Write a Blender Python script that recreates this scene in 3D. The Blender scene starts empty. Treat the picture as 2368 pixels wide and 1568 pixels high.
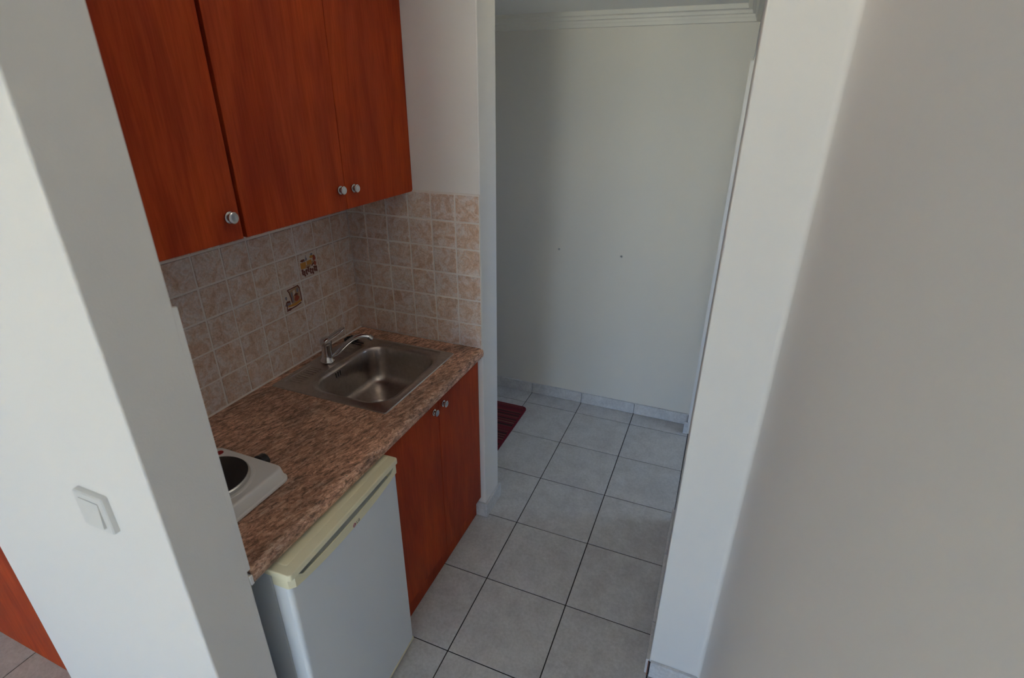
import bpy, bmesh, math, random
from mathutils import Vector, Matrix
random.seed(7)
C = bpy.context.scene.collection
S = bpy.context.scene

# ------------------------------------------------------------------ camera, light, exposure
EXPO = 0.08
SKY = 8.0
SUN = 66.0
YW = -6.2
FILL_GLOW = 3.9  # strength of the added fill dome
WX0, WX1 = -0.35, 1.5     # balcony window behind the camera
cd = bpy.data.cameras.new('camera'); cam = bpy.data.objects.new('camera', cd); C.objects.link(cam)
cd.sensor_fit = 'HORIZONTAL'; cd.sensor_width = 36.0; cd.lens = 1214.638 * 36 / 2368
right = Vector((0.92760420, 0.37350159, 0.00685574)); up = Vector((-0.16237245, 0.38659388, 0.90784380))
fwd = Vector((-0.33643072, 0.84323291, -0.41925248))
m = Matrix.Identity(4)
for i in range(3):
    m[i][0] = right[i]; m[i][1] = up[i]; m[i][2] = -fwd[i]
m[0][3], m[1][3], m[2][3] = 1.39901, -1.72321, 1.79741
cam.matrix_world = m
cd.clip_start = 0.02
cd.dof.use_dof = True; cd.dof.focus_distance = 2.1; cd.dof.aperture_fstop = 4.5
S.camera = cam
S.view_settings.view_transform = 'Standard'; S.view_settings.look = 'None'
S.view_settings.gamma = 1.0; S.view_settings.exposure = EXPO
S.view_settings.use_curve_mapping = False

w = bpy.data.worlds.new('world'); S.world = w; w.use_nodes = True
bgn = w.node_tree.nodes['Background']
bgn.inputs[0].default_value = (0.43, 0.65, 1.0, 1); bgn.inputs[1].default_value = SKY
sd = bpy.data.lights.new('sun', 'SUN'); sd.energy = SUN; sd.color = (1.0, 0.88, 0.64); sd.angle = 0.009
sun = bpy.data.objects.new('sun', sd); C.objects.link(sun)
sun.location = (-6, -6, 6)
sun.rotation_euler = Vector((0.60, -0.10, -1.0)).to_track_quat('-Z', 'Y').to_euler()
pd = bpy.data.lights.new('window_portal', 'AREA'); pd.shape = 'RECTANGLE'; pd.size = WX1 - WX0; pd.size_y = 2.08
pd.cycles.is_portal = True
po = bpy.data.objects.new('window_portal', pd); C.objects.link(po)
p2 = bpy.data.lights.new('fill_window_portal', 'AREA'); p2.shape = 'RECTANGLE'; p2.size = 0.45; p2.size_y = 0.69; p2.cycles.is_portal = True  # portal of the window added in the side room
po2 = bpy.data.objects.new('fill_window_portal', p2); C.objects.link(po2); po2.location = (2.81, 0.775, 1.40); po2.rotation_euler = (math.radians(90), 0, math.radians(90))
po.location = ((WX0 + WX1) / 2, YW - 0.06, 1.05); po.rotation_euler = (math.radians(90), 0, 0)

# ------------------------------------------------------------------ measures
H = 0.8774          # worktop height
P = 0.1             # wall tile pitch
A0, B0 = 0.0863, 0.1090
Q, FX, FY = 0.3367, 0.3993, 1.02584    # floor tile pitch and offsets
YF = 1.162          # far wall
XP, YP0, YP1 = 0.585, -1.184, -1.308   # left pier
YR, XR, XG = -0.470, 1.409, 1.570      # right pier front, its edge, grey wall
CEIL = 2.168
TOP = 2.45

# ------------------------------------------------------------------ materials
def nt(name):
    mt = bpy.data.materials.new(name); mt.use_nodes = True
    t = mt.node_tree; b = t.nodes['Principled BSDF']
    return mt, t, b
def N(t, kind, **kw):
    n = t.nodes.new(kind)
    for k, v in kw.items(): setattr(n, k, v)
    return n
def plain(name, col, rough=0.5, metal=0.0, bump=0.0, bscale=200, coat=0.0, spec=0.5):
    mt, t, b = nt(name)
    b.inputs['Base Color'].default_value = (*col, 1); b.inputs['Roughness'].default_value = rough
    b.inputs['Metallic'].default_value = metal; b.inputs['Coat Weight'].default_value = coat
    b.inputs['Specular IOR Level'].default_value = spec
    if bump:
        tc = N(t, 'ShaderNodeTexCoord'); no = N(t, 'ShaderNodeTexNoise'); no.inputs['Scale'].default_value = bscale
        no.inputs['Detail'].default_value = 4
        bp = N(t, 'ShaderNodeBump'); bp.inputs['Strength'].default_value = bump; bp.inputs['Distance'].default_value = 0.002
        t.links.new(tc.outputs['Object'], no.inputs['Vector']); t.links.new(no.outputs['Fac'], bp.inputs['Height'])
        t.links.new(bp.outputs['Normal'], b.inputs['Normal'])
    return mt
def ramp(t, stops):
    r = N(t, 'ShaderNodeValToRGB'); e = r.color_ramp.elements
    e[0].position, e[0].color = stops[0][0], (*stops[0][1], 1)
    e[1].position, e[1].color = stops[-1][0], (*stops[-1][1], 1)
    for p, c in stops[1:-1]:
        x = e.new(p); x.color = (*c, 1)
    return r
def coords(t, scale=(1, 1, 1), rot=(0, 0, 0), rnd=True, pre=None):
    tc = N(t, 'ShaderNodeTexCoord'); mp = N(t, 'ShaderNodeMapping')
    mp.inputs['Scale'].default_value = scale; mp.inputs['Rotation'].default_value = rot
    if rnd:
        oi = N(t, 'ShaderNodeObjectInfo'); mu = N(t, 'ShaderNodeVectorMath', operation='SCALE')
        mu.inputs[0].default_value = (17.3, 9.1, 23.7); t.links.new(oi.outputs['Random'], mu.inputs['Scale'])
        ad = N(t, 'ShaderNodeVectorMath', operation='ADD')
        t.links.new(tc.outputs['Object'], ad.inputs[0]); t.links.new(mu.outputs[0], ad.inputs[1])
        t.links.new(ad.outputs[0], mp.inputs['Vector'])
    elif pre is not None:
        m0 = N(t, 'ShaderNodeMapping'); m0.inputs['Rotation'].default_value = (0, 0, math.radians(pre))
        t.links.new(tc.outputs['Object'], m0.inputs['Vector']); t.links.new(m0.outputs[0], mp.inputs['Vector'])
    else:
        t.links.new(tc.outputs['Object'], mp.inputs['Vector'])
    return mp
def noise(t, vec, scale, detail=5, rough=0.6, dist=0.0):
    n = N(t, 'ShaderNodeTexNoise'); n.inputs['Scale'].default_value = scale; n.inputs['Detail'].default_value = detail
    n.inputs['Roughness'].default_value = rough; n.inputs['Distortion'].default_value = dist
    t.links.new(vec.outputs[0], n.inputs['Vector']); return n
def mixc(t, fac, a, b, mode='MIX'):
    mx = N(t, 'ShaderNodeMix', data_type='RGBA', blend_type=mode)
    for s, v in ((0, fac), (6, a), (7, b)):
        if hasattr(v, 'is_output'): t.links.new(v, mx.inputs[s])
        elif s == 0: mx.inputs[0].default_value = v
        else: mx.inputs[s].default_value = (*v, 1)
    return mx.outputs[2]
def bump(t, b, h, strength, dist=0.001):
    bp = N(t, 'ShaderNodeBump'); bp.inputs['Strength'].default_value = strength; bp.inputs['Distance'].default_value = dist
    t.links.new(h, bp.inputs['Height']); t.links.new(bp.outputs['Normal'], b.inputs['Normal'])

M = {}
M['plaster'] = plain('white_plaster', (0.87, 0.845, 0.82), 0.75, bump=0.12, bscale=260, spec=0.3)
M['plaster_hall'] = plain('cream_white_plaster', (0.87, 0.825, 0.745), 0.75, bump=0.12, bscale=260, spec=0.3)
M['ceiling'] = plain('ceiling_paint', (0.86, 0.85, 0.82), 0.85)
M['cornice'] = plain('cornice_paint', (0.88, 0.85, 0.77), 0.6)
M['grout_w'] = plain('wall_grout', (0.86, 0.80, 0.75), 0.85, bump=0.3, bscale=500)
M['grout_f'] = plain('floor_grout', (0.045, 0.038, 0.034), 0.9)
M['chrome'] = plain('chrome', (0.72, 0.73, 0.74), 0.12, 1.0)
M['knobm'] = plain('satin_chrome', (0.55, 0.55, 0.55), 0.22, 1.0)
M['switch'] = plain('switch_plastic', (0.80, 0.79, 0.77), 0.3)
M['enamel'] = plain('white_enamel', (0.88, 0.86, 0.84), 0.3, coat=0.3)
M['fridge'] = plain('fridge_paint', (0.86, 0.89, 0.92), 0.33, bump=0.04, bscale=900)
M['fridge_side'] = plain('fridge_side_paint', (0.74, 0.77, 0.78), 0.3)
M['cream'] = plain('yellowed_plastic', (0.93, 0.87, 0.62), 0.35)
M['gasket'] = plain('grey_gasket', (0.32, 0.33, 0.33), 0.6)
M['black'] = plain('black_plastic', (0.012, 0.012, 0.013), 0.35)
M['iron'] = plain('cast_iron', (0.014, 0.012, 0.012), 0.6, bump=0.2, bscale=300)
M['steelring'] = plain('steel_ring', (0.6, 0.6, 0.6), 0.3, 1.0)
M['plug'] = plain('filler_putty', (0.50, 0.49, 0.47), 0.8)
M['dark'] = plain('dark_gap', (0.010, 0.008, 0.007), 0.8)
M['redmark'] = plain('red_print', (0.45, 0.03, 0.03), 0.5)
M['logo_red'] = plain('logo_red', (0.36, 0.02, 0.10), 0.4)
M['logo_grey'] = plain('logo_grey', (0.14, 0.14, 0.14), 0.4)
M['terrace'] = plain('terrace_stone', (0.62, 0.58, 0.42), 0.9)
M['clay'] = plain('tile_body_clay', (0.30, 0.11, 0.07), 0.9)

mt, t, b = nt('fill_dome_glow'); b.inputs['Base Color'].default_value = (0.9, 0.88, 0.84, 1)  # glow of the added fill dome
b.inputs['Emission Color'].default_value = (1.0, 0.90, 0.78, 1); b.inputs['Emission Strength'].default_value = FILL_GLOW; M['glow'] = mt
def wood(name, axis='Z', dark=(0.30, 0.034, 0.0110), light=(0.52, 0.082, 0.020)):
    mt, t, b = nt(name)
    sc = {'Z': (5.0, 5.0, 0.9), 'X': (0.8, 5, 5)}[axis]
    mp = coords(t, sc)
    n1 = noise(t, mp, 2.2, 4, 0.55, 1.2)
    r1 = ramp(t, [(0.25, dark), (0.52, tuple((a + c) / 2 for a, c in zip(dark, light))), (0.78, light)])
    t.links.new(n1.outputs['Fac'], r1.inputs['Fac'])
    mp2 = coords(t, (60.0, 60.0, 3.0)); n2 = noise(t, mp2, 3.0, 5, 0.6, 0.4)
    r2 = ramp(t, [(0.3, (0.80, 0.78, 0.76)), (0.65, (1.08, 1.06, 1.04))]); t.links.new(n2.outputs['Fac'], r2.inputs['Fac'])
    mp3 = coords(t, (1, 5, 2)); n3 = noise(t, mp3, 1.3, 2, 0.5, 0.5)
    r3 = ramp(t, [(0.35, (0.88, 0.86, 1.10)), (0.7, (1.08, 1.06, 0.92))]); t.links.new(n3.outputs['Fac'], r3.inputs['Fac'])
    o = mixc(t, 1.0, r1.outputs[0], r2.outputs[0], 'MULTIPLY'); o = mixc(t, 1.0, o, r3.outputs[0], 'MULTIPLY')
    t.links.new(o, b.inputs['Base Color']); b.inputs['Roughness'].default_value = 0.45
    b.inputs['Specular IOR Level'].default_value = 0.10
    bump(t, b, n2.outputs['Fac'], 0.05)
    return mt
M['wood'] = wood('cherry_laminate')
M['wood_dark'] = plain('cupboard_gap_shade', (0.050, 0.012, 0.006), 0.6)  # shade of the cupboard gap, put into the colour

def walltile():
    mt, t, b = nt('beige_wall_tile')
    mp = coords(t, (1, 1, 1)); n1 = noise(t, mp, 24, 8, 0.74, 0.9)
    r1 = ramp(t, [(0.36, (0.60, 0.390, 0.280)), (0.47, (0.72, 0.545, 0.450)), (0.58, (0.80, 0.710, 0.670))])
    t.links.new(n1.outputs['Fac'], r1.inputs['Fac'])
    n2 = noise(t, mp, 160, 3, 0.7)
    r2 = ramp(t, [(0.38, (0.84, 0.82, 0.80)), (0.6, (1.06, 1.06, 1.06))]); t.links.new(n2.outputs['Fac'], r2.inputs['Fac'])
    o = mixc(t, 1.0, r1.outputs[0], r2.outputs[0], 'MULTIPLY')
    t.links.new(o, b.inputs['Base Color']); b.inputs['Roughness'].default_value = 0.42
    bump(t, b, n2.outputs['Fac'], 0.15)
    return mt
M['walltile'] = walltile()
def floortile(name='grey_floor_tile', k=1.0):
    mt, t, b = nt(name)
    mp = coords(t, (1, 1, 1)); n1 = noise(t, mp, 9, 8, 0.72, 0.3)
    r1 = ramp(t, [(0.32, (0.53 * k, 0.515 * k, 0.515 * k)), (0.5, (0.61 * k, 0.60 * k, 0.60 * k)), (0.66, (0.68 * k, 0.67 * k, 0.67 * k))])
    t.links.new(n1.outputs['Fac'], r1.inputs['Fac'])
    n2 = noise(t, mp, 90, 4, 0.7)
    r2 = ramp(t, [(0.35, (0.88, 0.88, 0.88)), (0.65, (1.06, 1.06, 1.06))]); t.links.new(n2.outputs['Fac'], r2.inputs['Fac'])
    o = mixc(t, 1.0, r1.outputs[0], r2.outputs[0], 'MULTIPLY')
    t.links.new(o, b.inputs['Base Color']); b.inputs['Roughness'].default_value = 0.45
    bump(t, b, n1.outputs['Fac'], 0.08)
    return mt
M['floortile'] = floortile()
M['basetile'] = floortile('pale_baseboard_tile', 1.18)
def granite():
    mt, t, b = nt('granite_laminate')
    mp = coords(t, (44, 13.0, 44), (0, 0, 0), rnd=False, pre=14)
    n1 = noise(t, mp, 2.2, 9, 0.78, 0.5)
    r1 = ramp(t, [(0.34, (0.09, 0.062, 0.055)), (0.42, (0.30, 0.17, 0.115)), (0.51, (0.62, 0.345, 0.240)), (0.62, (0.92, 0.66, 0.52))])
    t.links.new(n1.outputs['Fac'], r1.inputs['Fac'])
    mp2 = coords(t, (5, 2.2, 5), (0, 0, 0), rnd=False, pre=14)
    n2 = noise(t, mp2, 2.0, 4, 0.6, 0.6)
    r2 = ramp(t, [(0.34, (0.62, 0.64, 0.64)), (0.5, (0.95, 0.92, 0.88)), (0.68, (1.22, 1.16, 1.10))]); t.links.new(n2.outputs['Fac'], r2.inputs['Fac'])
    mp3 = coords(t, (120, 62, 120), (0, 0, 0), rnd=False, pre=14); n3 = noise(t, mp3, 2, 3, 0.7)
    r3 = ramp(t, [(0.36, (0.25, 0.26, 0.28)), (0.45, (1, 1, 1))]); t.links.new(n3.outputs['Fac'], r3.inputs['Fac'])
    o = mixc(t, 1.0, r1.outputs[0], r2.outputs[0], 'MULTIPLY'); o = mixc(t, 0.85, o, r3.outputs[0], 'MULTIPLY')
    t.links.new(o, b.inputs['Base Color']); b.inputs['Roughness'].default_value = 0.42
    return mt
M['granite'] = granite()
def steel():
    mt, t, b = nt('brushed_steel')
    mp = coords(t, (1, 1, 1), rnd=False); n = noise(t, mp, 60, 6, 0.7)
    r = ramp(t, [(0.3, (0.42, 0.38, 0.35)), (0.7, (0.55, 0.50, 0.47))]); t.links.new(n.outputs['Fac'], r.inputs['Fac'])
    t.links.new(r.outputs[0], b.inputs['Base Color'])
    b.inputs['Metallic'].default_value = 1.0; b.inputs['Roughness'].default_value = 0.30
    bump(t, b, n.outputs['Fac'], 0.04)
    return mt
M['steel'] = steel()
def rugmat():
    mt, t, b = nt('striped_rug_pile')
    tc = N(t, 'ShaderNodeTexCoord'); sp = N(t, 'ShaderNodeSeparateXYZ'); t.links.new(tc.outputs['Object'], sp.inputs[0])
    cb = N(t, 'ShaderNodeCombineXYZ'); t.links.new(sp.outputs['Y'], cb.inputs['X'])
    n = N(t, 'ShaderNodeTexNoise'); n.inputs['Scale'].default_value = 46; n.inputs['Detail'].default_value = 1
    t.links.new(cb.outputs[0], n.inputs['Vector'])
    r = ramp(t, [(0.36, (0.035, 0.012, 0.012)), (0.44, (0.17, 0.012, 0.022)), (0.52, (0.10, 0.010, 0.02)), (0.58, (0.20, 0.09, 0.06)), (0.66, (0.13, 0.015, 0.03))])
    r.color_ramp.interpolation = 'CONSTANT'
    t.links.new(n.outputs['Fac'], r.inputs['Fac']); t.links.new(r.outputs[0], b.inputs['Base Color'])
    b.inputs['Roughness'].default_value = 0.95
    mp = coords(t, (1, 1, 1), rnd=False); n2 = noise(t, mp, 400, 3, 0.7); bump(t, b, n2.outputs['Fac'], 0.7, 0.003)
    return mt
M['rug'] = rugmat()
M['rug_edge'] = plain('rug_binding', (0.16, 0.006, 0.018), 0.9, bump=0.5, bscale=600)

# ------------------------------------------------------------------ mesh helpers
def link(o, parent=None):
    C.objects.link(o)
    if parent is not None: o.parent = parent
    return o
def obj(name, bm, mat, parent=None, smooth=False, origin=None):
    """finish a bmesh as ONE mesh object; origin in world, verts given in world (parents sit unrotated)"""
    me = bpy.data.meshes.new(name)
    off = Vector(origin) if origin is not None else Vector((0, 0, 0))
    if origin is not None: bmesh.ops.translate(bm, verts=bm.verts, vec=-off)
    bmesh.ops.recalc_face_normals(bm, faces=bm.faces)
    bm.to_mesh(me); bm.free()
    for mt in (mat if isinstance(mat, (list, tuple)) else [mat]): me.materials.append(mt)
    if smooth:
        for p in me.polygons: p.use_smooth = True
        me.set_sharp_from_angle(angle=math.radians(38))
    o = bpy.data.objects.new(name, me)
    pw = world_of(parent)
    o.location = off - pw
    return link(o, parent)
def world_of(p):
    v = Vector((0, 0, 0))
    while p is not None: v += p.location; p = p.parent
    return v
def tag(o, label, cat, group=None):
    o['label'] = label; o['category'] = cat
    if group: o['group'] = group
    return o
def struct(o): o['kind'] = 'structure'; return o
def thing(name, label, cat, loc, group=None):
    o = bpy.data.objects.new(name, None); o.location = loc; o.empty_display_size = 0.05
    link(o); return tag(o, label, cat, group)
def box(bm, x0, x1, y0, y1, z0, z1, bev=0.0, seg=2, mi=0):
    vs = [bm.verts.new((x, y, z)) for x in (x0, x1) for y in (y0, y1) for z in (z0, z1)]
    fs = [bm.faces.new([vs[i] for i in f]) for f in ((0, 1, 3, 2), (4, 6, 7, 5), (0, 4, 5, 1), (2, 3, 7, 6), (0, 2, 6, 4), (1, 5, 7, 3))]
    for f in fs: f.material_index = mi
    if bev > 0:
        es = list({e for f in fs for e in f.edges})
        r = bmesh.ops.bevel(bm, geom=es, offset=bev, segments=seg, affect='EDGES', profile=0.5)
        for f in r['faces']: f.material_index = mi
    return bm
def B(*a, **k): return box(bmesh.new(), *a, **k)
def prism(bm, pts, axis, a0, a1, mi=0):
    """extrude the 2D polygon along axis. axis y: pts=(x,z); axis x: pts=(y,z); axis z: pts=(x,y)"""
    def mk(p, a): return {'y': (p[0], a, p[1]), 'x': (a, p[0], p[1]), 'z': (p[0], p[1], a)}[axis]
    v0 = [bm.verts.new(mk(p, a0)) for p in pts]; v1 = [bm.verts.new(mk(p, a1)) for p in pts]
    n = len(pts); fs = [bm.faces.new(v0), bm.faces.new(v1)]
    for i in range(n): fs.append(bm.faces.new((v0[i], v0[(i + 1) % n], v1[(i + 1) % n], v1[i])))
    for f in fs: f.material_index = mi
    return bm
def lathe(bm, prof, origin, axis=(0, 0, 1), n=32, mi=0):
    """prof: (radius, height) along axis"""
    q = Vector((0, 0, 1)).rotation_difference(Vector(axis).normalized()); o = Vector(origin)
    rings = []
    for r, h in prof:
        if r < 1e-6: rings.append([bm.verts.new(o + q @ Vector((0, 0, h)))])
        else: rings.append([bm.verts.new(o + q @ Vector((r * math.cos(2 * math.pi * i / n), r * math.sin(2 * math.pi * i / n), h))) for i in range(n)])
    for a, b in zip(rings, rings[1:]):
        for i in range(n):
            j = (i + 1) % n
            if len(a) == 1 and len(b) == 1: break
            f = [a[0], b[j], b[i]] if len(a) == 1 else ([a[i], a[j], b[0]] if len(b) == 1 else [a[i], a[j], b[j], b[i]])
            bm.faces.new(f).material_index = mi
    if len(rings[0]) > 1: bm.faces.new(rings[0]).material_index = mi
    if len(rings[-1]) > 1: bm.faces.new(rings[-1]).material_index = mi
    return bm
def tube(bm, pts, rad, n=14, mi=0, flat=1.0):
    pts = [Vector(p) for p in pts]; rs = rad if isinstance(rad, (list, tuple)) else [rad] * len(pts)
    rings = []; prev = None
    for i, p in enumerate(pts):
        d = (pts[min(i + 1, len(pts) - 1)] - pts[max(i - 1, 0)]).normalized()
        if prev is None:
            u = d.cross(Vector((0, 0, 1))); u = u if u.length > 1e-3 else d.cross(Vector((1, 0, 0)))
        else: u = prev - d * prev.dot(d)
        u.normalize(); prev = u; v = d.cross(u)
        rings.append([bm.verts.new(p + (u * math.cos(2 * math.pi * k / n) + v * math.sin(2 * math.pi * k / n) * flat) * rs[i]) for k in range(n)])
    for a, b in zip(rings, rings[1:]):
        for k in range(n): bm.faces.new((a[k], a[(k + 1) % n], b[(k + 1) % n], b[k])).material_index = mi
    bm.faces.new(rings[0]).material_index = mi; bm.faces.new(rings[-1]).material_index = mi
    return bm
def spline(pts, n=8):
    pts = [Vector(p) for p in pts]; out = []
    for i in range(len(pts) - 1):
        p0 = pts[max(i - 1, 0)]; p1 = pts[i]; p2 = pts[i + 1]; p3 = pts[min(i + 2, len(pts) - 1)]
        for k in range(n):
            t = k / n
            out.append(0.5 * ((2 * p1) + (p2 - p0) * t + (2 * p0 - 5 * p1 + 4 * p2 - p3) * t * t + (3 * p1 - p0 - 3 * p2 + p3) * t ** 3))
    return out + [pts[-1]]
def rrect(x0, x1, y0, y1, r, n=7, m=6):
    """rounded rectangle loop, same topology whatever the size"""
    r = min(r, (x1 - x0) / 2 - 1e-4, (y1 - y0) / 2 - 1e-4)
    cs = [(x1 - r, y1 - r, 0), (x0 + r, y1 - r, 90), (x0 + r, y0 + r, 180), (x1 - r, y0 + r, 270)]
    out = []
    for i, (cx, cy, a) in enumerate(cs):
        arc = [(cx + r * math.cos(math.radians(a + 90 * k / n)), cy + r * math.sin(math.radians(a + 90 * k / n))) for k in range(n + 1)]
        out += arc
        nx = cs[(i + 1) % 4]; q = (nx[0] + r * math.cos(math.radians(nx[2])), nx[1] + r * math.sin(math.radians(nx[2])))
        for k in range(1, m): out.append((arc[-1][0] + (q[0] - arc[-1][0]) * k / m, arc[-1][1] + (q[1] - arc[-1][1]) * k / m))
    return out
def loft(bm, loops, cap0=False, cap1=False, mi=0):
    rings = [[bm.verts.new(p) for p in lp] for lp in loops]; n = len(rings[0])
    for a, b in zip(rings, rings[1:]):
        for k in range(n): bm.faces.new((a[k], a[(k + 1) % n], b[(k + 1) % n], b[k])).material_index = mi
    if cap0: bm.faces.new(rings[0]).material_index = mi
    if cap1: bm.faces.new(rings[-1]).material_index = mi
    return bm

# ------------------------------------------------------------------ floor
floor = struct(obj('floor', B(-2.75, 2.85, YW - 0.12, YF + 0.15, -0.10, -0.0025), M['grout_f']))
def clip(a0, a1, lo, hi): return max(a0, lo), min(a1, hi)
tile_cache = {}
def add_tile(parent, cx, cy, cz, sx, sy, sz, mat, bev, name='tile', seg=1, origin_at_center=True):
    key = (round(sx, 4), round(sy, 4), round(sz, 4), mat.name, bev)
    if key not in tile_cache:
        bm = B(-sx / 2, sx / 2, -sy / 2, sy / 2, -sz / 2, sz / 2, bev=bev, seg=seg)
        bmesh.ops.recalc_face_normals(bm, faces=bm.faces)
        me = bpy.data.meshes.new(name); bm.to_mesh(me); bm.free(); me.materials.append(mat); tile_cache[key] = me
    o = bpy.data.objects.new(name, tile_cache[key])
    o.location = Vector((cx, cy, cz)) - world_of(parent)
    return link(o, parent)
gy, gx = 0.0044, 0.0042    # the joints that run away from the camera are the wider ones
for i in range(-8, 7):
    for j in range(-2, 24):
        x0, x1 = clip(FX + i * Q + gy / 2, FX + (i + 1) * Q - gy / 2, -2.55, 2.74)
        y1, y0 = FY - j * Q - gx / 2, FY - (j + 1) * Q + gx / 2
        y0, y1 = clip(y0, y1, YW + 0.02, YF - 0.001)
        if x1 - x0 < 0.01 or y1 - y0 < 0.01: continue
        if x1 < -0.45 and y0 > -1.1: continue
        if x0 > XG and (y1 < 0.1): continue
        if x1 < 0.45 and y0 > -1.15 and y1 < 0.05: continue
        add_tile(floor, (x0 + x1) / 2, (y0 + y1) / 2, -0.004, x1 - x0, y1 - y0, 0.008, M['floortile'], 0.0006)

# ------------------------------------------------------------------ walls
def wall(name, *a, mat='plaster', bev=0.0): return struct(obj(name, B(*a, bev=bev, seg=3), M[mat]))
wall_back = struct(obj('wall_back', B(-0.10, -0.008, YP1 + 0.002, 0.0, -0.01, TOP), M['plaster']))
wall_side = struct(obj('wall_side', B(-1.05, XP, 0.0, 0.146, -0.01, TOP, bev=0.004, seg=3), M['plaster']))
wall_left = struct(obj('wall_left', B(-0.10, XP, YP1, YP0, -0.01, TOP, bev=0.004, seg=3), M['plaster']))
wall_far = struct(obj('wall_far', B(-0.95, 2.85, YF, YF + 0.12, -0.01, TOP), M['plaster_hall']))
bm = B(XR, XG + 0.15, YR, 0.300, -0.01, TOP, bev=0.004, seg=3)       # pier and wall before the doorway
box(bm, XR, XG + 0.15, 0.300, 1.062, 1.947, TOP)                     # lintel
box(bm, XR - 0.012, XG + 0.15, 1.062, YF + 0.01, -0.01, 1.947)       # stub behind the doorway
box(bm, XR, XG + 0.15, 1.062, YF + 0.01, 1.947, TOP)
wall_right = struct(obj('wall_right', bm, M['plaster']))
# grey wall beside the camera, with a soft plastered inner corner
pts = [(XG, YW), (XG, YR - 0.014)]
for k in range(1, 7):
    a = math.radians(90 * k / 6); pts.append((XG - 0.014 * (1 - math.cos(a)), YR - 0.014 + 0.014 * math.sin(a)))
pts += [(XG - 0.014, YR + 0.01), (XG + 0.15, YR + 0.01), (XG + 0.15, YW)]
wall_near = struct(obj('wall_near', prism(bmesh.new(), pts, 'z', -0.01, TOP), M['plaster'], smooth=True))
struct(obj('wall_hall', B(-1.05, -0.95, 0.0, YF + 0.12, -0.01, TOP), M['plaster']))
struct(obj('wall_outer', B(-2.75, -2.60, YW, -0.6, -0.01, TOP), M['plaster']))
bm = B(-2.75, WX0, YW - 0.12, YW, -0.01, TOP); box(bm, WX1, XG + 0.15, YW - 0.12, YW, -0.01, TOP); box(bm, WX0, WX1, YW - 0.12, YW, 2.10, TOP)
struct(obj('wall_window', bm, M['plaster']))
struct(obj('wall_rear', B(-2.75, -0.1, -0.6, -0.5, -0.01, TOP + 0.1), M['plaster']))
ceiling = struct(obj('ceiling', B(-2.75, 2.85, YW - 0.12, YF + 0.12, TOP, TOP + 0.1), M['ceiling']))
bm = B(-0.95, XP + 0.0005, 0.1465, YF, CEIL, TOP - 0.001); box(bm, XP + 0.0005, XR + 0.002, 0.0, YF, CEIL, TOP - 0.001)
struct(obj('trim_1', bm, M['ceiling']))    # lowered hall ceiling
# unseen side room and window, added behind the doorway to light the hall
SR = 2.75
bm = B(SR, SR + 0.1, 0.05, 0.25, -0.01, TOP); box(bm, SR, SR + 0.1, 1.15, YF + 0.12, -0.01, TOP)
box(bm, SR, SR + 0.1, 0.25, 1.15, -0.01, 1.05); box(bm, SR, SR + 0.1, 0.25, 1.15, 1.75, TOP)
box(bm, SR, SR + 0.1, 0.25, 0.55, 1.05, 1.75); box(bm, SR, SR + 0.1, 1.00, 1.15, 1.05, 1.75)
box(bm, XG + 0.15, SR, 0.05, 0.15, -0.01, TOP)
struct(obj('wall_fill_room', bm, M['plaster']))
w2 = struct(obj('fill_window', B(SR + 0.03, SR + 0.08, 0.55, 1.00, 1.05, 1.08), M['switch']))
for y in (0.55, 0.97): obj('window_frame', B(SR + 0.03, SR + 0.08, y, y + 0.03, 1.08, 1.75), M['switch'], w2)
# balcony window frame behind the camera
w1 = struct(obj('window_1', B(WX0, WX1, YW - 0.10, YW - 0.04, 2.05, 2.10), M['switch']))
for x in (WX0, (WX0 + WX1) / 2 - 0.03, WX1 - 0.06): obj('window_frame', B(x, x + 0.06, YW - 0.10, YW - 0.04, 0, 2.05), M['switch'], w1)
# unseen glowing dome, added above the passage as fill light for the kitchen
lm = thing('ceiling_lamp', 'unseen round dome added on the ceiling above the passage as fill light', 'lamp', (1.02, -0.60, TOP))
obj('base', lathe(bmesh.new(), [(0, -0.018), (0.165, -0.018), (0.170, -0.012), (0.170, 0), (0, 0)], (1.02, -0.60, TOP), (0, 0, 1), 40), M['chrome'], lm, True)
obj('fill_dome', lathe(bmesh.new(), [(0.0, -0.095), (0.05, -0.092), (0.10, -0.078), (0.14, -0.050), (0.158, -0.0185), (0, -0.0185)], (1.02, -0.60, TOP), (0, 0, 1), 40), M['glow'], lm, True)
# terrace outside: what the daylight bounces off
struct(obj('terrace', B(-12, 14, -24, 12, -0.25, -0.11), M['terrace']))

# cornice along the far wall, mitred round on to the right wall
prof = [(0.0, -0.066), (0.016, -0.064), (0.020, -0.052), (0.024, -0.046), (0.026, -0.038), (0.036, -0.034), (0.038, -0.026), (0.040, -0.022), (0.056, -0.018), (0.060, -0.004), (0.060, 0.0), (0.0, 0.0)]
bm = bmesh.new()
ra = [bm.verts.new((-0.94, YF - d, CEIL + h)) for d, h in prof]
rb = [bm.verts.new((XR - d, YF - d, CEIL + h)) for d, h in prof]
for k in range(len(prof)): bm.faces.new((ra[k], ra[(k + 1) % len(prof)], rb[(k + 1) % len(prof)], rb[k]))
bm.faces.new(ra); bm.faces.new(rb)
struct(obj('trim_2', bm, M['cornice']))
bm = bmesh.new()
ra = [bm.verts.new((XR - d, YF - d, CEIL + h)) for d, h in prof]
rb = [bm.verts.new((XR - d, 0.01, CEIL + h)) for d, h in prof]
for k in range(len(prof)): bm.faces.new((ra[k], ra[(k + 1) % len(prof)], rb[(k + 1) % len(prof)], rb[k]))
bm.faces.new(ra); bm.faces.new(rb)
struct(obj('trim_3', bm, M['cornice']))

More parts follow.
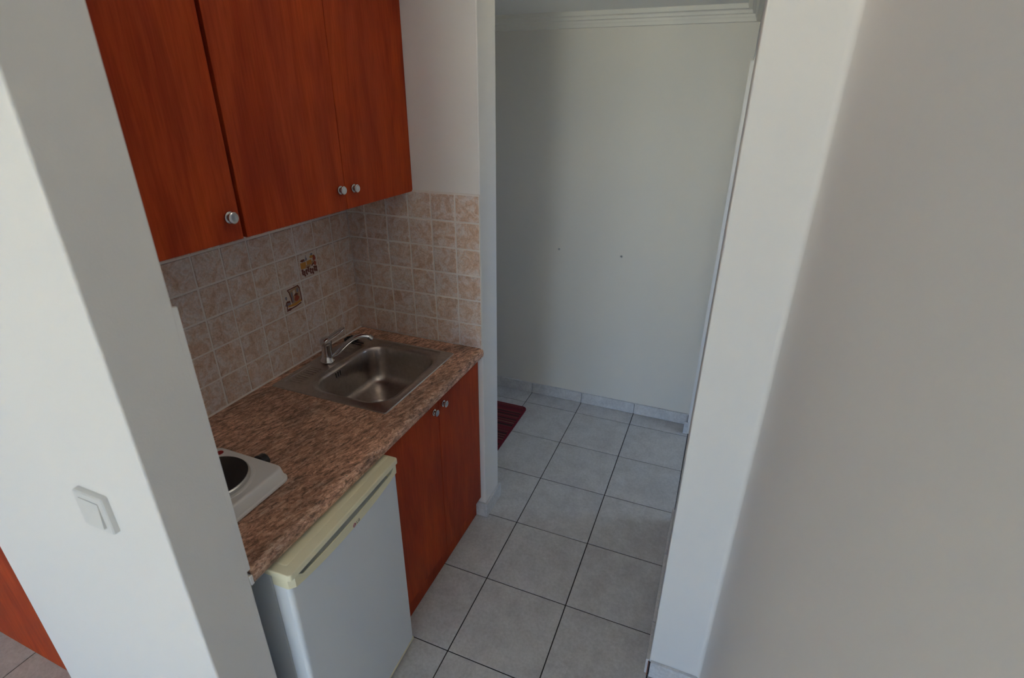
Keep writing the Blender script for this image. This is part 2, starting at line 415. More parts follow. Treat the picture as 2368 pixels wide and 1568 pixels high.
# small filled screw holes in the far wall
for x, z in ((0.539, 0.992), (0.903, 0.989)):
    obj('wall_plug', lathe(bmesh.new(), [(0.0065, 0), (0.0065, 0.0008), (0.004, 0.0012), (0.003, -0.002), (0.0, -0.002)], (x, YF, z), (0, -1, 0), 14), M['plug'], wall_far, True)

# baseboards: one tile after another
TB = 0.0115
bf = struct(obj('baseboard_far', B(-0.94, XR - 0.012, YF - 0.003, YF, 0.0, 0.064), M['grout_f']))
for i in range(-4, 4):
    x0, x1 = clip(FX + i * Q + 0.0012, FX + (i + 1) * Q - 0.0012, -0.94, XR - 0.014)
    if x1 - x0 > 0.02: add_tile(bf, (x0 + x1) / 2, YF - TB / 2, 0.0365, x1 - x0, TB, 0.071, M['basetile'], 0.0012)
bs = struct(obj('baseboard_side', B(0.54, XP + 0.002, -0.002, 0.148, 0.0, 0.070), M['grout_f']))
add_tile(bs, 0.5645, -TB / 2, 0.039, 0.051, TB, 0.076, M['basetile'], 0.0012)
add_tile(bs, XP + TB / 2, 0.0735, 0.039, TB, 0.167, 0.076, M['basetile'], 0.0012)
br = struct(obj('baseboard_right', B(XR - 0.003, XR + 0.001, YR, 0.299, 0.0, 0.062), M['grout_f']))
for y0, y1 in ((YR - 0.003, FY - 4 * Q), (FY - 4 * Q, FY - 3 * Q), (FY - 3 * Q, 0.299)):
    add_tile(br, XR - TB / 2, (y0 + y1) / 2, 0.036, TB, y1 - y0 - 0.002, 0.070, M['basetile'], 0.0012)
add_tile(br, XR - 0.0165, 1.055, 0.038, 0.026, TB, 0.073, M['basetile'], 0.0012)
bn = struct(obj('baseboard_near', B(XR, XG, YR - 0.003, YR, 0.0, 0.062), M['grout_f']))
add_tile(bn, (XR + 0.003 + XG) / 2, YR - TB / 2, 0.0365, XG - XR - 0.006, TB, 0.071, M['basetile'], 0.0012)
obj('tile_end', B(XR - 0.0035, XR - 0.0003, YR - TB + 0.001, YR - 0.001, 0.002, 0.066), M['clay'], bn)
bl = struct(obj('baseboard_left', B(-0.10, XP, YP1 - 0.003, YP1, 0.0, 0.062), M['grout_f']))
add_tile(bl, 0.08, YP1 - TB / 2, 0.036, 0.33, TB, 0.070, M['basetile'], 0.0012)
add_tile(bl, 0.415, YP1 - TB / 2, 0.036, 0.33, TB, 0.070, M['basetile'], 0.0012)

# ------------------------------------------------------------------ wall tiles
G = 0.0062
def wt(parent, axis, u0, u1, z0, z1, plane, sgn):
    """tile with tumbled edge; axis x -> plane x=plane"""
    j = lambda a=0.0006: random.uniform(-a, a)
    sx = u1 - u0 - G + j(); sz = z1 - z0 - G + j()
    k = 'big' if abs((u1 - u0) - P) < 0.004 else 'cut'
    sx = round(sx, 4 if k == 'cut' else 3); sz = round(sz, 3)
    c = plane - sgn * 0.0035 + sgn * random.uniform(-0.0004, 0.0004)
    if axis == 'x': return add_tile(parent, c, (u0 + u1) / 2, (z0 + z1) / 2, 0.007, sx, sz, M['walltile'], 0.0016, seg=2)
    return add_tile(parent, (u0 + u1) / 2, c, (z0 + z1) / 2, sx, 0.007, sz, M['walltile'], 0.0016, seg=2)
obj('grout', B(-0.0085, -0.0022, YP0 + 0.001, -0.0005, H - 0.02, H + 6 * P + 0.003), M['grout_w'], wall_back)
ys = [0.0] + [-(B0 + k * P) for k in range(11)] + [YP0]
decor = {}
for r in range(6):
    for k in range(len(ys) - 1):
        t = wt(wall_back, 'x', ys[k + 1], ys[k], H + r * P, H + (r + 1) * P, 0.0, 1)
        decor[(k, r)] = t
obj('grout', B(0.0, XP - 0.001, -0.0058, 0.0005, H - 0.02, H + 6 * P + 0.003), M['grout_w'], wall_side)
xs = [0.0] + [A0 + k * P for k in range(6)]
xs[-1] = XP
for r in range(6):
    for k in range(len(xs) - 1):
        if k == 0: wt(wall_side, 'y', 0.001, xs[1], H + r * P, H + (r + 1) * P, -0.008 + 0.0, -1)
        else: wt(wall_side, 'y', xs[k], xs[k + 1], H + r * P, H + (r + 1) * P, -0.008, -1)
obj('grout', B(0.0, XP - 0.006, YP0 - 0.0005, YP0 + 0.0045, H, 1.478), M['grout_w'], wall_left)
obj('plaster_edge', B(XP - 0.006, XP, YP0 - 0.003, YP0 + 0.0066, H + 0.002, 1.478), M['plaster'], wall_left)
for r in range(6):
    for k in range(len(xs) - 1):
        wt(wall_left, 'y', xs[k], min(xs[k + 1], XP - 0.006), H + r * P, H + (r + 1) * P, YP0 + 0.007, 1)

# painted pictures on the two decorated tiles: flat glaze shapes
def glaze(name, cols): return [plain(name + '_%d' % i, c, 0.35) for i, c in enumerate(cols)]
GL = glaze('glaze', [(0.72, 0.62, 0.55), (0.16, 0.035, 0.016), (0.62, 0.27, 0.045), (0.24, 0.22, 0.24), (0.40, 0.07, 0.03), (0.46, 0.28, 0.16)])
def picture(parent, cy, cz, shapes):
    bm = bmesh.new(); lay = 0
    for mi, pl in shapes:
        lay += 1
        vs = [bm.verts.new((0.00045 + lay * 0.00003, cy + (u - 0.5) * 0.088, cz + (v - 0.5) * 0.088)) for u, v in pl]
        f = bm.faces.new(vs); f.material_index = mi
    return obj('painted_picture', bm, GL, parent)
def blob(cx, cy, rx, ry, n=9, s=0):
    rr = random.Random(s + int(cx * 1000) + int(cy * 777)); return [(cx + rx * math.cos(6.283 * i / n) * rr.uniform(.75, 1.2), cy + ry * math.sin(6.283 * i / n) * rr.uniform(.75, 1.2)) for i in range(n)]
def stroke(pts, wd):
    wd *= 1.25
    L = []; R = []
    for i, p in enumerate(pts):
        a = pts[max(i - 1, 0)]; b = pts[min(i + 1, len(pts) - 1)]; dx, dy = b[0] - a[0], b[1] - a[1]; l = math.hypot(dx, dy) or 1
        L.append((p[0] - dy / l * wd, p[1] + dx / l * wd)); R.append((p[0] + dy / l * wd, p[1] - dx / l * wd))
    return L + R[::-1]
# village: yellow houses, grey steeples, brown vines below
sh = [(0, [(.03, .03), (.97, .03), (.97, .97), (.03, .97)]),
      (2, [(.06, .40), (.38, .38), (.38, .66), (.06, .66)]), (2, [(.42, .44), (.72, .46), (.72, .68), (.42, .66)]),
      (5, [(.30, .38), (.60, .36), (.66, .50), (.34, .50)]), (3, blob(.42, .76, .06, .08)), (3, stroke([(.42, .80), (.42, .92)], .012)),
      (3, blob(.76, .88, .08, .05)), (2, blob(.74, .78, .13, .07)), (4, blob(.88, .70, .09, .14)), (1, blob(.22, .74, .13, .06)), (3, blob(.30, .70, .07, .03)),
      (5, blob(.80, .54, .12, .09)), (1, stroke([(.68, .40), (.80, .48), (.94, .42)], .03)), (4, blob(.90, .46, .07, .10))]
for i, (x, y) in enumerate(((.12, .26), (.22, .18), (.34, .22), (.46, .30), (.58, .20), (.70, .16), (.82, .24), (.92, .22))):
    sh.append((1, stroke([(x - .03, y + .12), (x + .01, y + .04), (x - .01, y - .04), (x + .03, y - .12)], .036)))
    sh.append((1, blob(x + .02, y + .08, .05, .04, 7, i)))
picture(decor[(2, 3)], -(B0 + 1.5 * P), H + 3.5 * P, sh)
# still life: jug, glass and loaf on a table under a drape
sh = [(0, [(.03, .03), (.97, .03), (.97, .97), (.03, .97)]),
      (5, [(.30, .86), (.88, .96), (.90, .30), (.40, .28)]), (3, [(.40, .34), (.52, .36), (.50, .78), (.42, .80)]), (0, [(.54, .60), (.66, .66), (.66, .84), (.54, .82)]),
      (4, blob(.70, .46, .14, .15)), (1, blob(.70, .62, .12, .06)), (3, blob(.80, .78, .06, .10)), (1, blob(.22, .42, .13, .07)), (3, blob(.20, .34, .16, .08)),
      (2, [(.16, .22), (.60, .18), (.94, .26), (.92, .34), (.50, .28), (.18, .30)]), (1, stroke([(.08, .10), (.30, .12), (.60, .14), (.90, .20)], .022)),
      (1, stroke([(.10, .06), (.12, .30), (.10, .42)], .02)), (1, stroke([(.26, .94), (.34, .80), (.40, .56), (.40, .36)], .02)),
      (1, stroke([(.30, .92), (.60, .94), (.86, .96)], .018)), (1, stroke([(.84, .97), (.92, .84), (.94, .50), (.94, .26)], .022)),
      (1, blob(.22, .12, .13, .06)), (3, blob(.13, .62, .05, .09))]
picture(decor[(3, 2)], -(B0 + 2.5 * P), H + 2.5 * P, sh)

# ------------------------------------------------------------------ knob
def knob(parent, x, y, z, r=0.0128):
    pr = [(0.0, 0), (r * 0.95, 0.0), (r, 0.0012), (r, 0.0045), (r * 0.9, 0.0055), (r * 0.55, 0.0075), (r * 0.50, 0.0095), (r * 0.62, 0.0110), (r * 0.92, 0.0125),
          (r * 1.0, 0.0145), (r * 0.98, 0.0165), (r * 0.85, 0.0180), (r * 0.78, 0.0176), (r * 0.4, 0.0182), (0.0, 0.0184)]
    return obj('knob', lathe(bmesh.new(), pr, (x, y, z), (1, 0, 0), 28), M['knobm'], parent, True, origin=(x, y, z))

# ------------------------------------------------------------------ wall cupboards
CF, CB, CT = 0.310, 1.475, 2.160
def door_panel(parent, x0, x1, y0, y1, z0, z1):
    return obj('door', B(x0, x1, y0, y1, z0, z1, bev=0.0012), M['wood'], parent, origin=(x1, (y0 + y1) / 2, (z0 + z1) / 2))
wl = thing('wall_cupboard', 'single door cherry red wall cupboard beside the left pier, knob at its lower right', 'cupboard', (0.15, -0.98, CB), 'cherry wall cupboards')
obj('carcass', B(0.001, CF - 0.019, YP0 + 0.010, -0.7835, CB + 0.001, CT), M['wood'], wl)
d = door_panel(wl, CF - 0.018, CF, YP0 + 0.012, -0.7820, CB, CT); knob(d, CF, -0.812, 1.532, 0.0142)
obj('gap_shade_strip', B(CF - 0.022, CF - 0.014, -0.7818, -0.7705, CB + 0.002, CT), M['wood_dark'], wl)  # dark strip in the gap between the cupboards, its shade painted in
wr = thing('wall_cupboard', 'two door cherry red wall cupboard above the sink, two knobs at the bottom middle', 'cupboard', (0.15, -0.385, CB), 'cherry wall cupboards')
obj('carcass', B(0.001, CF - 0.019, -0.7700, -0.010, CB + 0.001, CT), M['wood'], wr)
d = door_panel(wr, CF - 0.018, CF, -0.7705, -0.3820, CB, CT); knob(d, CF, -0.4065, 1.537)
d = door_panel(wr, CF - 0.018, CF, -0.3800, -0.0015, CB, CT); knob(d, CF, -0.3425, 1.534)

# ------------------------------------------------------------------ base cupboard
BX = 0.563
bc = thing('base_cupboard', 'two door cherry red base cupboard under the sink, reaching down to a plinth', 'cupboard', (0.28, -0.335, 0.0))
obj('carcass', B(0.02, BX - 0.019, -0.668, -0.652, 0.10, 0.838), M['wood'], bc)
obj('carcass', B(0.02, BX - 0.019, -0.018, -0.002, 0.10, 0.838), M['wood'], bc)
obj('carcass', B(0.02, BX - 0.019, -0.651, -0.019, 0.10, 0.118), M['wood'], bc)
d = door_panel(bc, BX - 0.018, BX, -0.6680, -0.3345, 0.105, 0.834); knob(d, BX, -0.3685, 0.787, 0.0125)
d = door_panel(bc, BX - 0.018, BX, -0.3325, -0.0020, 0.105, 0.834); knob(d, BX, -0.3015, 0.786, 0.0125)
obj('plinth', B(BX - 0.036, BX - 0.021, -0.668, -0.012, 0.001, 0.104), M['wood'], bc)

# ------------------------------------------------------------------ worktop
ZB = H - 0.038
def front_profile():
    pts = [(0.480, H)]
    for k in range(0, 7):
        a = math.radians(90 - 90 * k / 6); pts.append((0.572 + 0.017 * math.cos(a), H - 0.017 + 0.017 * math.sin(a)))
    for k in range(0, 4):
        a = math.radians(-90 * k / 3); pts.append((0.582 + 0.007 * math.cos(a), ZB + 0.007 + 0.007 * math.sin(a)))
    pts.append((0.480, ZB)); return pts
bm = prism(bmesh.new(), front_profile(), 'y', YP0 + 0.007, -0.001)
box(bm, 0.001, 0.48, YP0 + 0.0075, -0.540, ZB, H)
box(bm, 0.001, 0.48, -0.112, -0.0085, ZB, H)
box(bm, 0.001, 0.058, -0.540, -0.112, ZB, H)
wtop = tag(obj('worktop', bm, M['granite'], smooth=True), 'reddish brown granite look worktop with a rounded front edge', 'worktop')
obj('end_filler', B(0.560, 0.5870, YP0 - 0.0005, YP0 + 0.0066, ZB - 0.001, H - 0.014, bev=0.001), M['plaster'], wtop)
obj('sealant', prism(bmesh.new(), [(0.0005, H), (0.006, H), (0.0005, H + 0.004)], 'y', -1.176, -0.001), M['grout_w'], wall_back)

# ------------------------------------------------------------------ sink
SX0, SX1, SY0, SY1 = 0.036, 0.505, -0.560, -0.090
BX0, BX1, BY0, BY1 = 0.158, 0.470, -0.520, -0.140
def L(x0, x1, y0, y1, r, z): return [(x, y, z) for x, y in rrect(x0, x1, y0, y1, r)]
T = H + 0.004
bm = bmesh.new()
def basin(ins, r, z): return L(BX0 + ins, BX1 - ins, BY0 + ins, BY1 - ins, r, z)
loops = [L(SX0, SX1, SY0, SY1, 0.006, H + 0.0004), L(SX0 + 0.002, SX1 - 0.002, SY0 + 0.002, SY1 - 0.002, 0.006, T),
         basin(-0.020, 0.092, T), basin(-0.016, 0.090, T + 0.0022), basin(-0.012, 0.088, T + 0.0024), basin(-0.007, 0.084, T - 0.0002), basin(-0.003, 0.080, T - 0.001),
         basin(0.001, 0.078, T - 0.004), basin(0.004, 0.075, T - 0.012), basin(0.010, 0.070, T - 0.075), basin(0.016, 0.066, T - 0.122), basin(0.024, 0.062, T - 0.138), basin(0.040, 0.052, T - 0.146)]
dc = (0.300, -0.335)
last = loops[-1]
def toward(f, z, rr=None):
    out = []
    for p in last:
        dx, dy = p[0] - dc[0], p[1] - dc[1]; l = math.hypot(dx, dy)
        if rr: out.append((dc[0] + dx / l * rr, dc[1] + dy / l * rr, z))
        else: out.append((dc[0] + dx * f, dc[1] + dy * f, z))
    return out
loops += [toward(0.7, T - 0.149), toward(0, T - 0.152, 0.048)]
loft(bm, loops)
sink = thing('sink', 'square stainless steel sink with one deep rounded basin and a ribbed back ledge', 'sink', (0.27, -0.325, H))
obj('bowl', bm, M['steel'], sink, True)
bm = bmesh.new()
prf = [(0.048, 0.0), (0.046, -0.001), (0.041, -0.003), (0.039, -0.006), (0.028, -0.007), (0.0, -0.007)]
lathe(bm, prf[:], (dc[0], dc[1], T - 0.152), (0, 0, 1), 32)
obj('drain', bm, M['chrome'], sink, True)
for k in range(6):
    a = math.radians(60 * k)
    obj('drain_hole', lathe(bmesh.new(), [(0.0, 0.0), (0.0042, 0.0), (0.0042, 0.0006), (0, 0.0006)], (dc[0] + 0.016 * math.cos(a), dc[1] + 0.016 * math.sin(a), T - 0.1590), (0, 0, 1), 10), M['black'], sink)
# ribs pressed into the back ledge
def rib(x0, y0, x1, y1, r=0.0034):
    n = 8; P_ = [Vector((x0, y0, T - 0.0006)).lerp(Vector((x1, y1, T - 0.0006)), i / n) for i in range(n + 1)]
    obj('rib', tube(bmesh.new(), P_, [0.0006] + [r] * (n - 1) + [0.0006], 8), M['steel'], sink, True)
for k in range(9): rib(0.068, -0.508 + k * 0.0135, 0.120, -0.508 + k * 0.0135)
for k in range(12): rib(0.066, -0.288 + k * 0.0135, 0.122, -0.288 + k * 0.0135)
obj('bead', tube(bmesh.new(), [(0.057, -0.520, T - 0.0003), (0.057, -0.385, T - 0.0003)], 0.0018, 8), M['steel'], sink, True)
obj('bead', tube(bmesh.new(), spline([(0.150, SY1 - 0.014, T - 0.0003), (0.300, SY1 - 0.014, T - 0.0003), (0.435, SY1 - 0.014, T - 0.0003), (0.450, SY1 - 0.018, T - 0.0003), (0.456, SY1 - 0.028, T - 0.0003)], 5), 0.0020, 8), M['steel'], sink, True)
for dy in (-0.012, 0.0, 0.012):
    obj('overflow_slot', B(BX0 + 0.0040, BX0 + 0.0068, -0.368 + dy - 0.0022, -0.368 + dy + 0.0022, T - 0.036, T - 0.016, bev=0.0010), M['black'], sink)

# black plug lying on the ledge
pl = thing('sink_plug', 'black rubber sink plug lying on the back ledge of the sink', 'plug', (0.062, -0.150, T))
obj('disc', lathe(bmesh.new(), [(0, 0.002), (0.026, 0.002), (0.029, 0.005), (0.029, 0.010), (0.024, 0.013), (0.018, 0.014), (0.0, 0.014)], (0.062, -0.152, T), (0, 0, 1), 28), M['black'], pl, True)
bm = bmesh.new()
for a in (25, 115):
    d = Vector((math.cos(math.radians(a)), math.sin(math.radians(a)), 0)) * 0.017
    tube(bm, [Vector((0.062, -0.152, T + 0.016)) - d, Vector((0.062, -0.152, T + 0.019)), Vector((0.062, -0.152, T + 0.016)) + d], 0.003, 8)
obj('grip', bm, M['black'], pl, True)
for k, (y, x1) in enumerate(((-0.178, 0.128), (-0.160, 0.126))):  # two short dark bars beside the plug
    obj('dark_bar', tube(bmesh.new(), [(0.082, y, T + 0.004), (0.105, y, T + 0.0035), (x1, y + 0.002, T + 0.003)], 0.0022, 8), M['black'], pl, True)

# ------------------------------------------------------------------ tap
fx, fy = 0.096, -0.338
tp = thing('mixer_tap', 'chrome single lever mixer tap with a loop lever standing behind the basin', 'tap', (fx, fy, T))
obj('body', lathe(bmesh.new(), [(0, 0.0), (0.0270, 0.0), (0.0275, 0.003), (0.0262, 0.006), (0.0235, 0.010), (0.0205, 0.020), (0.0190, 0.035), (0.0186, 0.055), (0.0190, 0.068), (0.0192, 0.070), (0, 0.070)], (fx, fy, T + 0.0012), (0.03, 0.06, 1), 36), M['chrome'], tp, True)
hx, hy = fx + 0.002, fy + 0.004
obj('head', lathe(bmesh.new(), [(0.0, 0.0), (0.0200, 0.0), (0.0212, 0.003), (0.0214, 0.012), (0.0200, 0.019), (0.0150, 0.0245), (0.007, 0.027), (0.0, 0.0275)], (hx, hy, T + 0.0705), (-0.10, -0.08, 1), 36), M['chrome'], tp, True)
dv = Vector((0.79, 0.61, 0)).normalized(); nv = Vector((-dv.y, dv.x, 0))
c0 = Vector((hx, hy, T + 0.083)); up_ = Vector((0, 0, 1))
def lev(s, t): return c0 + dv * s + nv * t + up_ * (0.044 * (s / 0.068) ** 0.95 if s > 0 else 0.0)
lp = [lev(0.000, 0.017), lev(0.022, 0.0180), lev(0.045, 0.0165), lev(0.060, 0.012), lev(0.068, 0.0), lev(0.060, -0.012), lev(0.045, -0.0165), lev(0.022, -0.0180), lev(0.0, -0.017)]
obj('lever', tube(bmesh.new(), spline(lp, 6), 0.0056, 12, flat=0.75), M['chrome'], tp, True)
sp = [(fx + 0.012, fy + 0.008, T + 0.012), (fx + 0.036, fy + 0.024, T + 0.036), (fx + 0.066, fy + 0.043, T + 0.070), (fx + 0.090, fy + 0.058, T + 0.088), (fx + 0.116, fy + 0.074, T + 0.095), (fx + 0.138, fy + 0.086, T + 0.089)]
pp = spline(sp, 6)
obj('spout', tube(bmesh.new(), pp, [0.0098 - 0.0022 * i / (len(pp) - 1) for i in range(len(pp))], 16), M['chrome'], tp, True)
ax = Vector((0.60, 0.42, -0.70))
obj('aerator', lathe(bmesh.new(), [(0.0, 0.0), (0.0100, 0.0), (0.0106, 0.002), (0.0106, 0.015), (0.0090, 0.0165), (0.0, 0.0165)], Vector(sp[-1]) - ax * 0.004, ax, 24), M['knobm'], tp, True)

# ------------------------------------------------------------------ hot plate
hx0, hx1, hy0, hy1 = 0.205, 0.448, -1.158, -0.916
hz = H + 0.0015
hp = thing('hot_plate', 'white single hot plate with a black cooking disc on the worktop', 'hot plate', (0.325, -1.035, H))
def R(i, r, z): return L(hx0 + i, hx1 - i, hy0 + i, hy1 - i, r, z)
bm = bmesh.new()
loft(bm, [R(0.006, 0.020, hz + 0.001), R(-0.004, 0.024, hz + 0.002), R(-0.004, 0.024, hz + 0.008), R(0.000, 0.022, hz + 0.010), R(0.004, 0.022, hz + 0.036), R(0.0055, 0.021, hz + 0.0392), R(0.009, 0.019, hz + 0.0415), R(0.013, 0.017, hz + 0.042)], True, True)
obj('casing', bm, M['enamel'], hp, True)
cx, cy, ct = 0.324, -1.036, hz + 0.042
obj('drip_ring', lathe(bmesh.new(), [(0.086, 0.0003), (0.098, 0.0003), (0.0975, 0.0022), (0.094, 0.003), (0.088, 0.002), (0.086, 0.0008)], (cx, cy, ct), (0, 0, 1), 56), M['enamel'], hp, True)
obj('steel_ring', lathe(bmesh.new(), [(0.0, 0.0002), (0.088, 0.0002), (0.0885, 0.002), (0.087, 0.010), (0.084, 0.0125), (0.080, 0.0125), (0.0, 0.0120)], (cx, cy, ct), (0, 0, 1), 56), M['steelring'], hp, True)
obj('cooking_disc', lathe(bmesh.new(), [(0.0, 0.0122), (0.0830, 0.0122), (0.0838, 0.0135), (0.0825, 0.0150), (0.025, 0.0150), (0.020, 0.0140), (0.0, 0.0140)], (cx, cy, ct), (0, 0, 1), 56), M['iron'], hp, True)
bm = bmesh.new()
lathe(bm, [(0.0055, 0.0002), (0.0095, 0.0002), (0.0095, 0.0005), (0.0055, 0.0005), (0.0055, 0.0002)], (0.243, -0.943, ct), (0, 0, 1), 20)
lathe(bm, [(0.0, 0.0002), (0.0032, 0.0002), (0.0032, 0.0005), (0.0, 0.0005)], (0.243, -0.943, ct), (0, 0, 1), 14)
obj('warning_mark', bm, M['redmark'], hp)
kb = obj('control_knob', lathe(bmesh.new(), [(0, 0), (0.021, 0), (0.022, 0.003), (0.0195, 0.007), (0.0185, 0.020), (0.0165, 0.0225), (0.0, 0.023)], (0.352, hy1 - 0.003, hz + 0.022), (0, 1, 0), 28), M['black'], hp, True)
obj('pointer', B(0.350, 0.354, hy1 + 0.0196, hy1 + 0.0212, hz + 0.024, hz + 0.038), M['gasket'], kb)
for x, y in ((hx0 + .03, hy0 + .03), (hx1 - .03, hy0 + .03), (hx0 + .03, hy1 - .03), (hx1 - .03, hy1 - .03)):
    obj('foot', lathe(bmesh.new(), [(0, 0), (0.008, 0), (0.008, 0.0035), (0, 0.0035)], (x, y, H), (0, 0, 1), 14), M['black'], hp)

# ------------------------------------------------------------------ refrigerator
FY0, FY1 = -1.136, -0.681
FXD = 0.615
fr = thing('refrigerator', 'small white refrigerator with yellowed top trim standing under the worktop', 'refrigerator', (0.33, -0.91, 0.0))
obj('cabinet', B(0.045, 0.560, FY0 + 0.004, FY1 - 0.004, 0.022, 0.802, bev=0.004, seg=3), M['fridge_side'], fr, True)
obj('gasket', B(0.560, 0.569, FY0 + 0.012, FY1 - 0.012, 0.040, 0.795), M['gasket'], fr)
bm = B(0.569, FXD, FY0, FY1, 0.032, 0.776)
es = [e for e in bm.edges if abs(e.verts[0].co.x - FXD) < 1e-5 and abs(e.verts[1].co.x - FXD) < 1e-5 and abs(e.verts[0].co.z - e.verts[1].co.z) > 0.1]
bmesh.ops.bevel(bm, geom=es, offset=0.012, segments=6, affect='EDGES', profile=0.5)
door = obj('door', bm, M['fridge'], fr, True)
obj('bottom_trim', B(0.562, FXD + 0.001, FY0 + 0.002, FY1 - 0.002, 0.020, 0.0315, bev=0.002), M['cream'], door)
# yellowed door cap: lower edge bows down towards the middle, a bowed grip slot is sunk in it
ymid = (FY0 + FY1) / 2; hw = (FY1 - FY0) / 2
nseg = 36
def s_of(y): return (y - ymid) / hw
def lowz(s): return 0.754 + 0.022 * abs(s) ** 2.2
def slot_hi(s): return 0.8045
def slot_lo(s): return 0.7915 - 0.0070 * max(0.0, 1 - (s / 0.88) ** 2)
bm = bmesh.new()
XC = 0.6235
cols = []
for i in range(nseg + 1):
    s = -1 + 2 * i / nseg; y = ymid + s * hw
    e = max(0.0, (abs(s) - 0.965) / 0.035); xc = XC - 0.010 * e * e
    zt = 0.8046; op = abs(s) < 0.88; sl = slot_lo(s) if op else 0.8035; sh_ = 0.8040; dn = sl - 0.016 if op else sl - 0.0002; lip = 0.0028 if op else 0.0
    xin = XC - 0.026 if op else xc
    cols.append([bm.verts.new(v) for v in [(0.569, y, zt), (xc - 0.001, y, zt), (xc, y, zt - 0.001), (xc, y, sh_), (xin, y, sh_ - 0.0001), (xin, y, dn), (xc - lip, y, dn), (xc - lip, y, sl - 0.0004), (xc - lip * 0.5, y, sl), (xc, y, sl - 0.0012), (xc, y, lowz(s) + 0.002), (xc - 0.003, y, lowz(s)), (FXD - 0.004, y, lowz(s)), (0.569, y, 0.776)]])
n = len(cols[0])
for a, b in zip(cols, cols[1:]):
    for k in range(n):
        bm.faces.new((a[k], a[(k + 1) % n], b[(k + 1) % n], b[k])).material_index = 0
bm.faces.new(cols[0]); bm.faces.new(cols[-1])
obj('door_cap', bm, M['cream'], fr, True)
# lid
bm = B(0.045, 0.6265, FY0 - 0.003, FY1 - 0.002, 0.8076, 0.8240)
es = [e for e in bm.edges if abs(e.verts[0].co.x - 0.6265) < 1e-5 and abs(e.verts[1].co.x - 0.6265) < 1e-5 and abs(e.verts[0].co.z - e.verts[1].co.z) > 0.005]
bmesh.ops.bevel(bm, geom=es, offset=0.009, segments=5, affect='EDGES', profile=0.5)
es = [e for e in bm.edges if e.verts[0].co.z > 0.8239 and e.verts[1].co.z > 0.8239]
bmesh.ops.bevel(bm, geom=es, offset=0.003, segments=3, affect='EDGES', profile=0.5)
lid = obj('lid', bm, M['cream'], fr, True)
obj('raised_panel', loft(bmesh.new(), [L(0.10, 0.5990, FY0 + 0.019, FY1 - 0.010, 0.006, 0.8238), L(0.1008, 0.5984, FY0 + 0.0197, FY1 - 0.0107, 0.0055, 0.8256), L(0.103, 0.5966, FY0 + 0.0215, FY1 - 0.0125, 0.005, 0.8262)], False, True), M['cream'], lid, True)
for y in (FY0 + .04, FY1 - .04):
    for x in (0.09, 0.52): obj('foot', lathe(bmesh.new(), [(0, 0), (0.016, 0), (0.016, 0.008), (0.008, 0.010), (0.008, 0.023), (0, 0.023)], (x, y, 0.0), (0, 0, 1), 16), M['black'], fr)
# maker's mark: red disc emblem and two grey letters
def text(body, size, x, y, z, mat, name, parent):
    cu = bpy.data.curves.new(name, 'FONT'); cu.body = body; cu.size = size; cu.align_x = 'LEFT'; cu.align_y = 'CENTER'; cu.extrude = 0.00015; cu.offset = 0.0002
    tmp = bpy.data.objects.new(name, cu)
    C.objects.link(tmp); dg = bpy.context.evaluated_depsgraph_get(); me = bpy.data.meshes.new_from_object(tmp.evaluated_get(dg))
    bpy.data.objects.remove(tmp)
    me.transform(Matrix(((0, 0, 1, 0), (1, 0, 0, 0), (0, 1, 0, 0), (0, 0, 0, 1))))
    me.materials.clear(); me.materials.append(mat)
    o = bpy.data.objects.new(name, me); o.location = Vector((x, y, z)) - world_of(parent)
    return link(o, parent)
emb = obj('emblem', lathe(bmesh.new(), [(0, 0), (0.0062, 0), (0.0060, 0.0006), (0.0, 0.0007)], (XC - 0.0001, -0.905, 0.7625), (1, 0, 0), 28), M['logo_red'], fr, True)
bm = bmesh.new()
arc = [(XC + 0.0007, -0.905 + 0.0044 * math.cos(math.radians(a)), 0.7625 + 0.0044 * math.sin(math.radians(a))) for a in range(60, 361, 20)]
tube(bm, arc, 0.00035, 6); tube(bm, [(XC + 0.0007, -0.9056, 0.7648), (XC + 0.0007, -0.9056, 0.7605), (XC + 0.0007, -0.9035, 0.7605)], 0.00035, 6)
obj('emblem_line', bm, M['cream'], emb)
text('LG', 0.0125, XC + 0.0002, -0.8965, 0.7628, M['logo_grey'], 'lettering', fr)

fr.rotation_euler = (0, 0, 0.033)

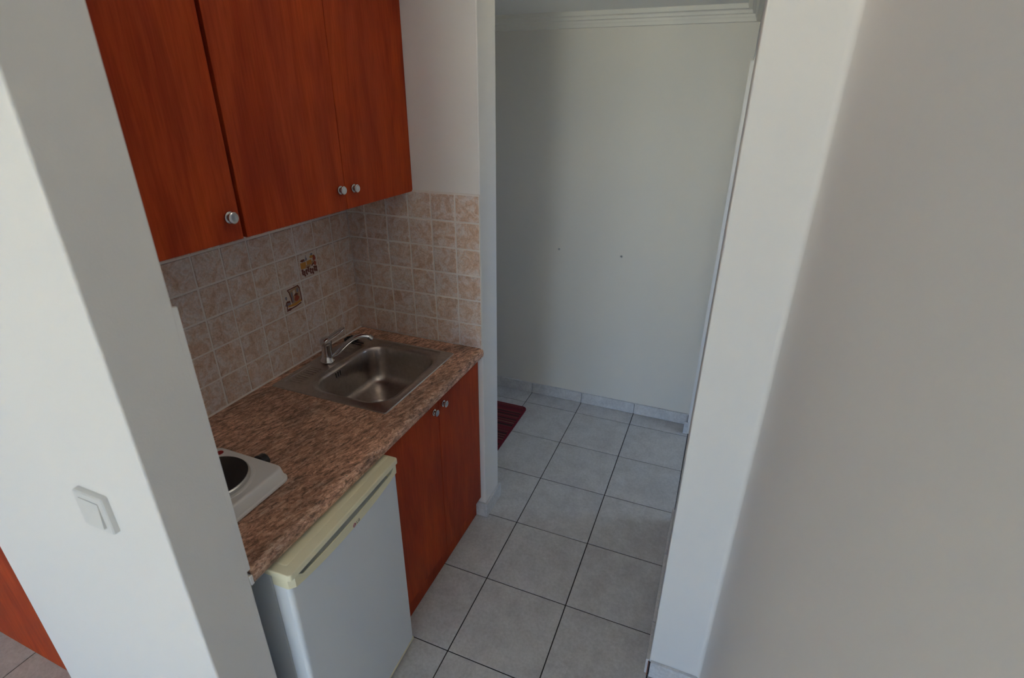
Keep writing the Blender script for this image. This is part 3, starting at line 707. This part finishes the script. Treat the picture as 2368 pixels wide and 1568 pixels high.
# ------------------------------------------------------------------ light switch
sw = thing('light_switch', 'white square rocker light switch on the left pier', 'switch', (0.408, YP1, 1.096))
sx0, sx1, sz0, sz1 = 0.368, 0.450, 1.054, 1.138
bm = bmesh.new()
fr_ = lambda i, r, y: [(x, y, z) for x, z in rrect(sx0 + i, sx1 - i, sz0 + i, sz1 - i, r, 4, 3)]
loft(bm, [fr_(0.0, 0.004, YP1), fr_(0.0, 0.004, YP1 - 0.009), fr_(0.002, 0.003, YP1 - 0.0115), fr_(0.013, 0.002, YP1 - 0.0120), fr_(0.0135, 0.002, YP1 - 0.0090)], True, True)
obj('frame', bm, M['switch'], sw, True)
bm = bmesh.new()
v = [(sx0 + 0.0145, sx1 - 0.0145)]
prism(bm, [(YP1 - 0.0085, sz0 + 0.0145), (YP1 - 0.0165, sz0 + 0.0145), (YP1 - 0.0125, sz1 - 0.0145), (YP1 - 0.0085, sz1 - 0.0145)], 'x', sx0 + 0.0145, sx1 - 0.0145)
obj('rocker', bm, M['switch'], sw)

# ------------------------------------------------------------------ wardrobe left of the pier
wd = thing('wardrobe', 'cherry red wooden wardrobe side of the room left of the pier', 'wardrobe', (-0.70, -1.0, 0.0))
wd['label'] = 'cherry red wooden wardrobe standing on the floor left of the switch'
obj('carcass', B(-1.90, -0.103, -1.195, -0.65, 0.001, 2.10), M['wood'], wd)
for x0, x1 in ((-1.90, -1.003), (-1.001, -0.103)):
    d = obj('door', B(x0 + 0.001, x1 - 0.001, -1.215, -1.1965, 0.002, 2.095, bev=0.0012), M['wood'], wd, origin=((x0 + x1) / 2, -1.215, 1.0))

# ------------------------------------------------------------------ rug
rx0, rx1, ry0, ry1 = -0.36, 0.440, 0.44, 0.955
bm = bmesh.new()
loft(bm, [L(rx0 + .012, rx1 - .012, ry0 + .012, ry1 - .012, 0.022, 0.0005), L(rx0 + .012, rx1 - .012, ry0 + .012, ry1 - .012, 0.022, 0.008)], True, True)
rug = tag(obj('rug', bm, M['rug']), 'dark red and black striped rug on the hall floor behind the partition', 'rug')
bm = bmesh.new()
loft(bm, [L(rx0 + .010, rx1 - .010, ry0 + .010, ry1 - .010, 0.024, 0.0004), L(rx0, rx1, ry0, ry1, 0.032, 0.0008), L(rx0, rx1, ry0, ry1, 0.032, 0.008), L(rx0 + .003, rx1 - .003, ry0 + .003, ry1 - .003, 0.030, 0.0095), L(rx0 + .010, rx1 - .010, ry0 + .010, ry1 - .010, 0.024, 0.0095), L(rx0 + .013, rx1 - .013, ry0 + .013, ry1 - .013, 0.021, 0.0078)])
obj('binding', bm, M['rug_edge'], rug, True)
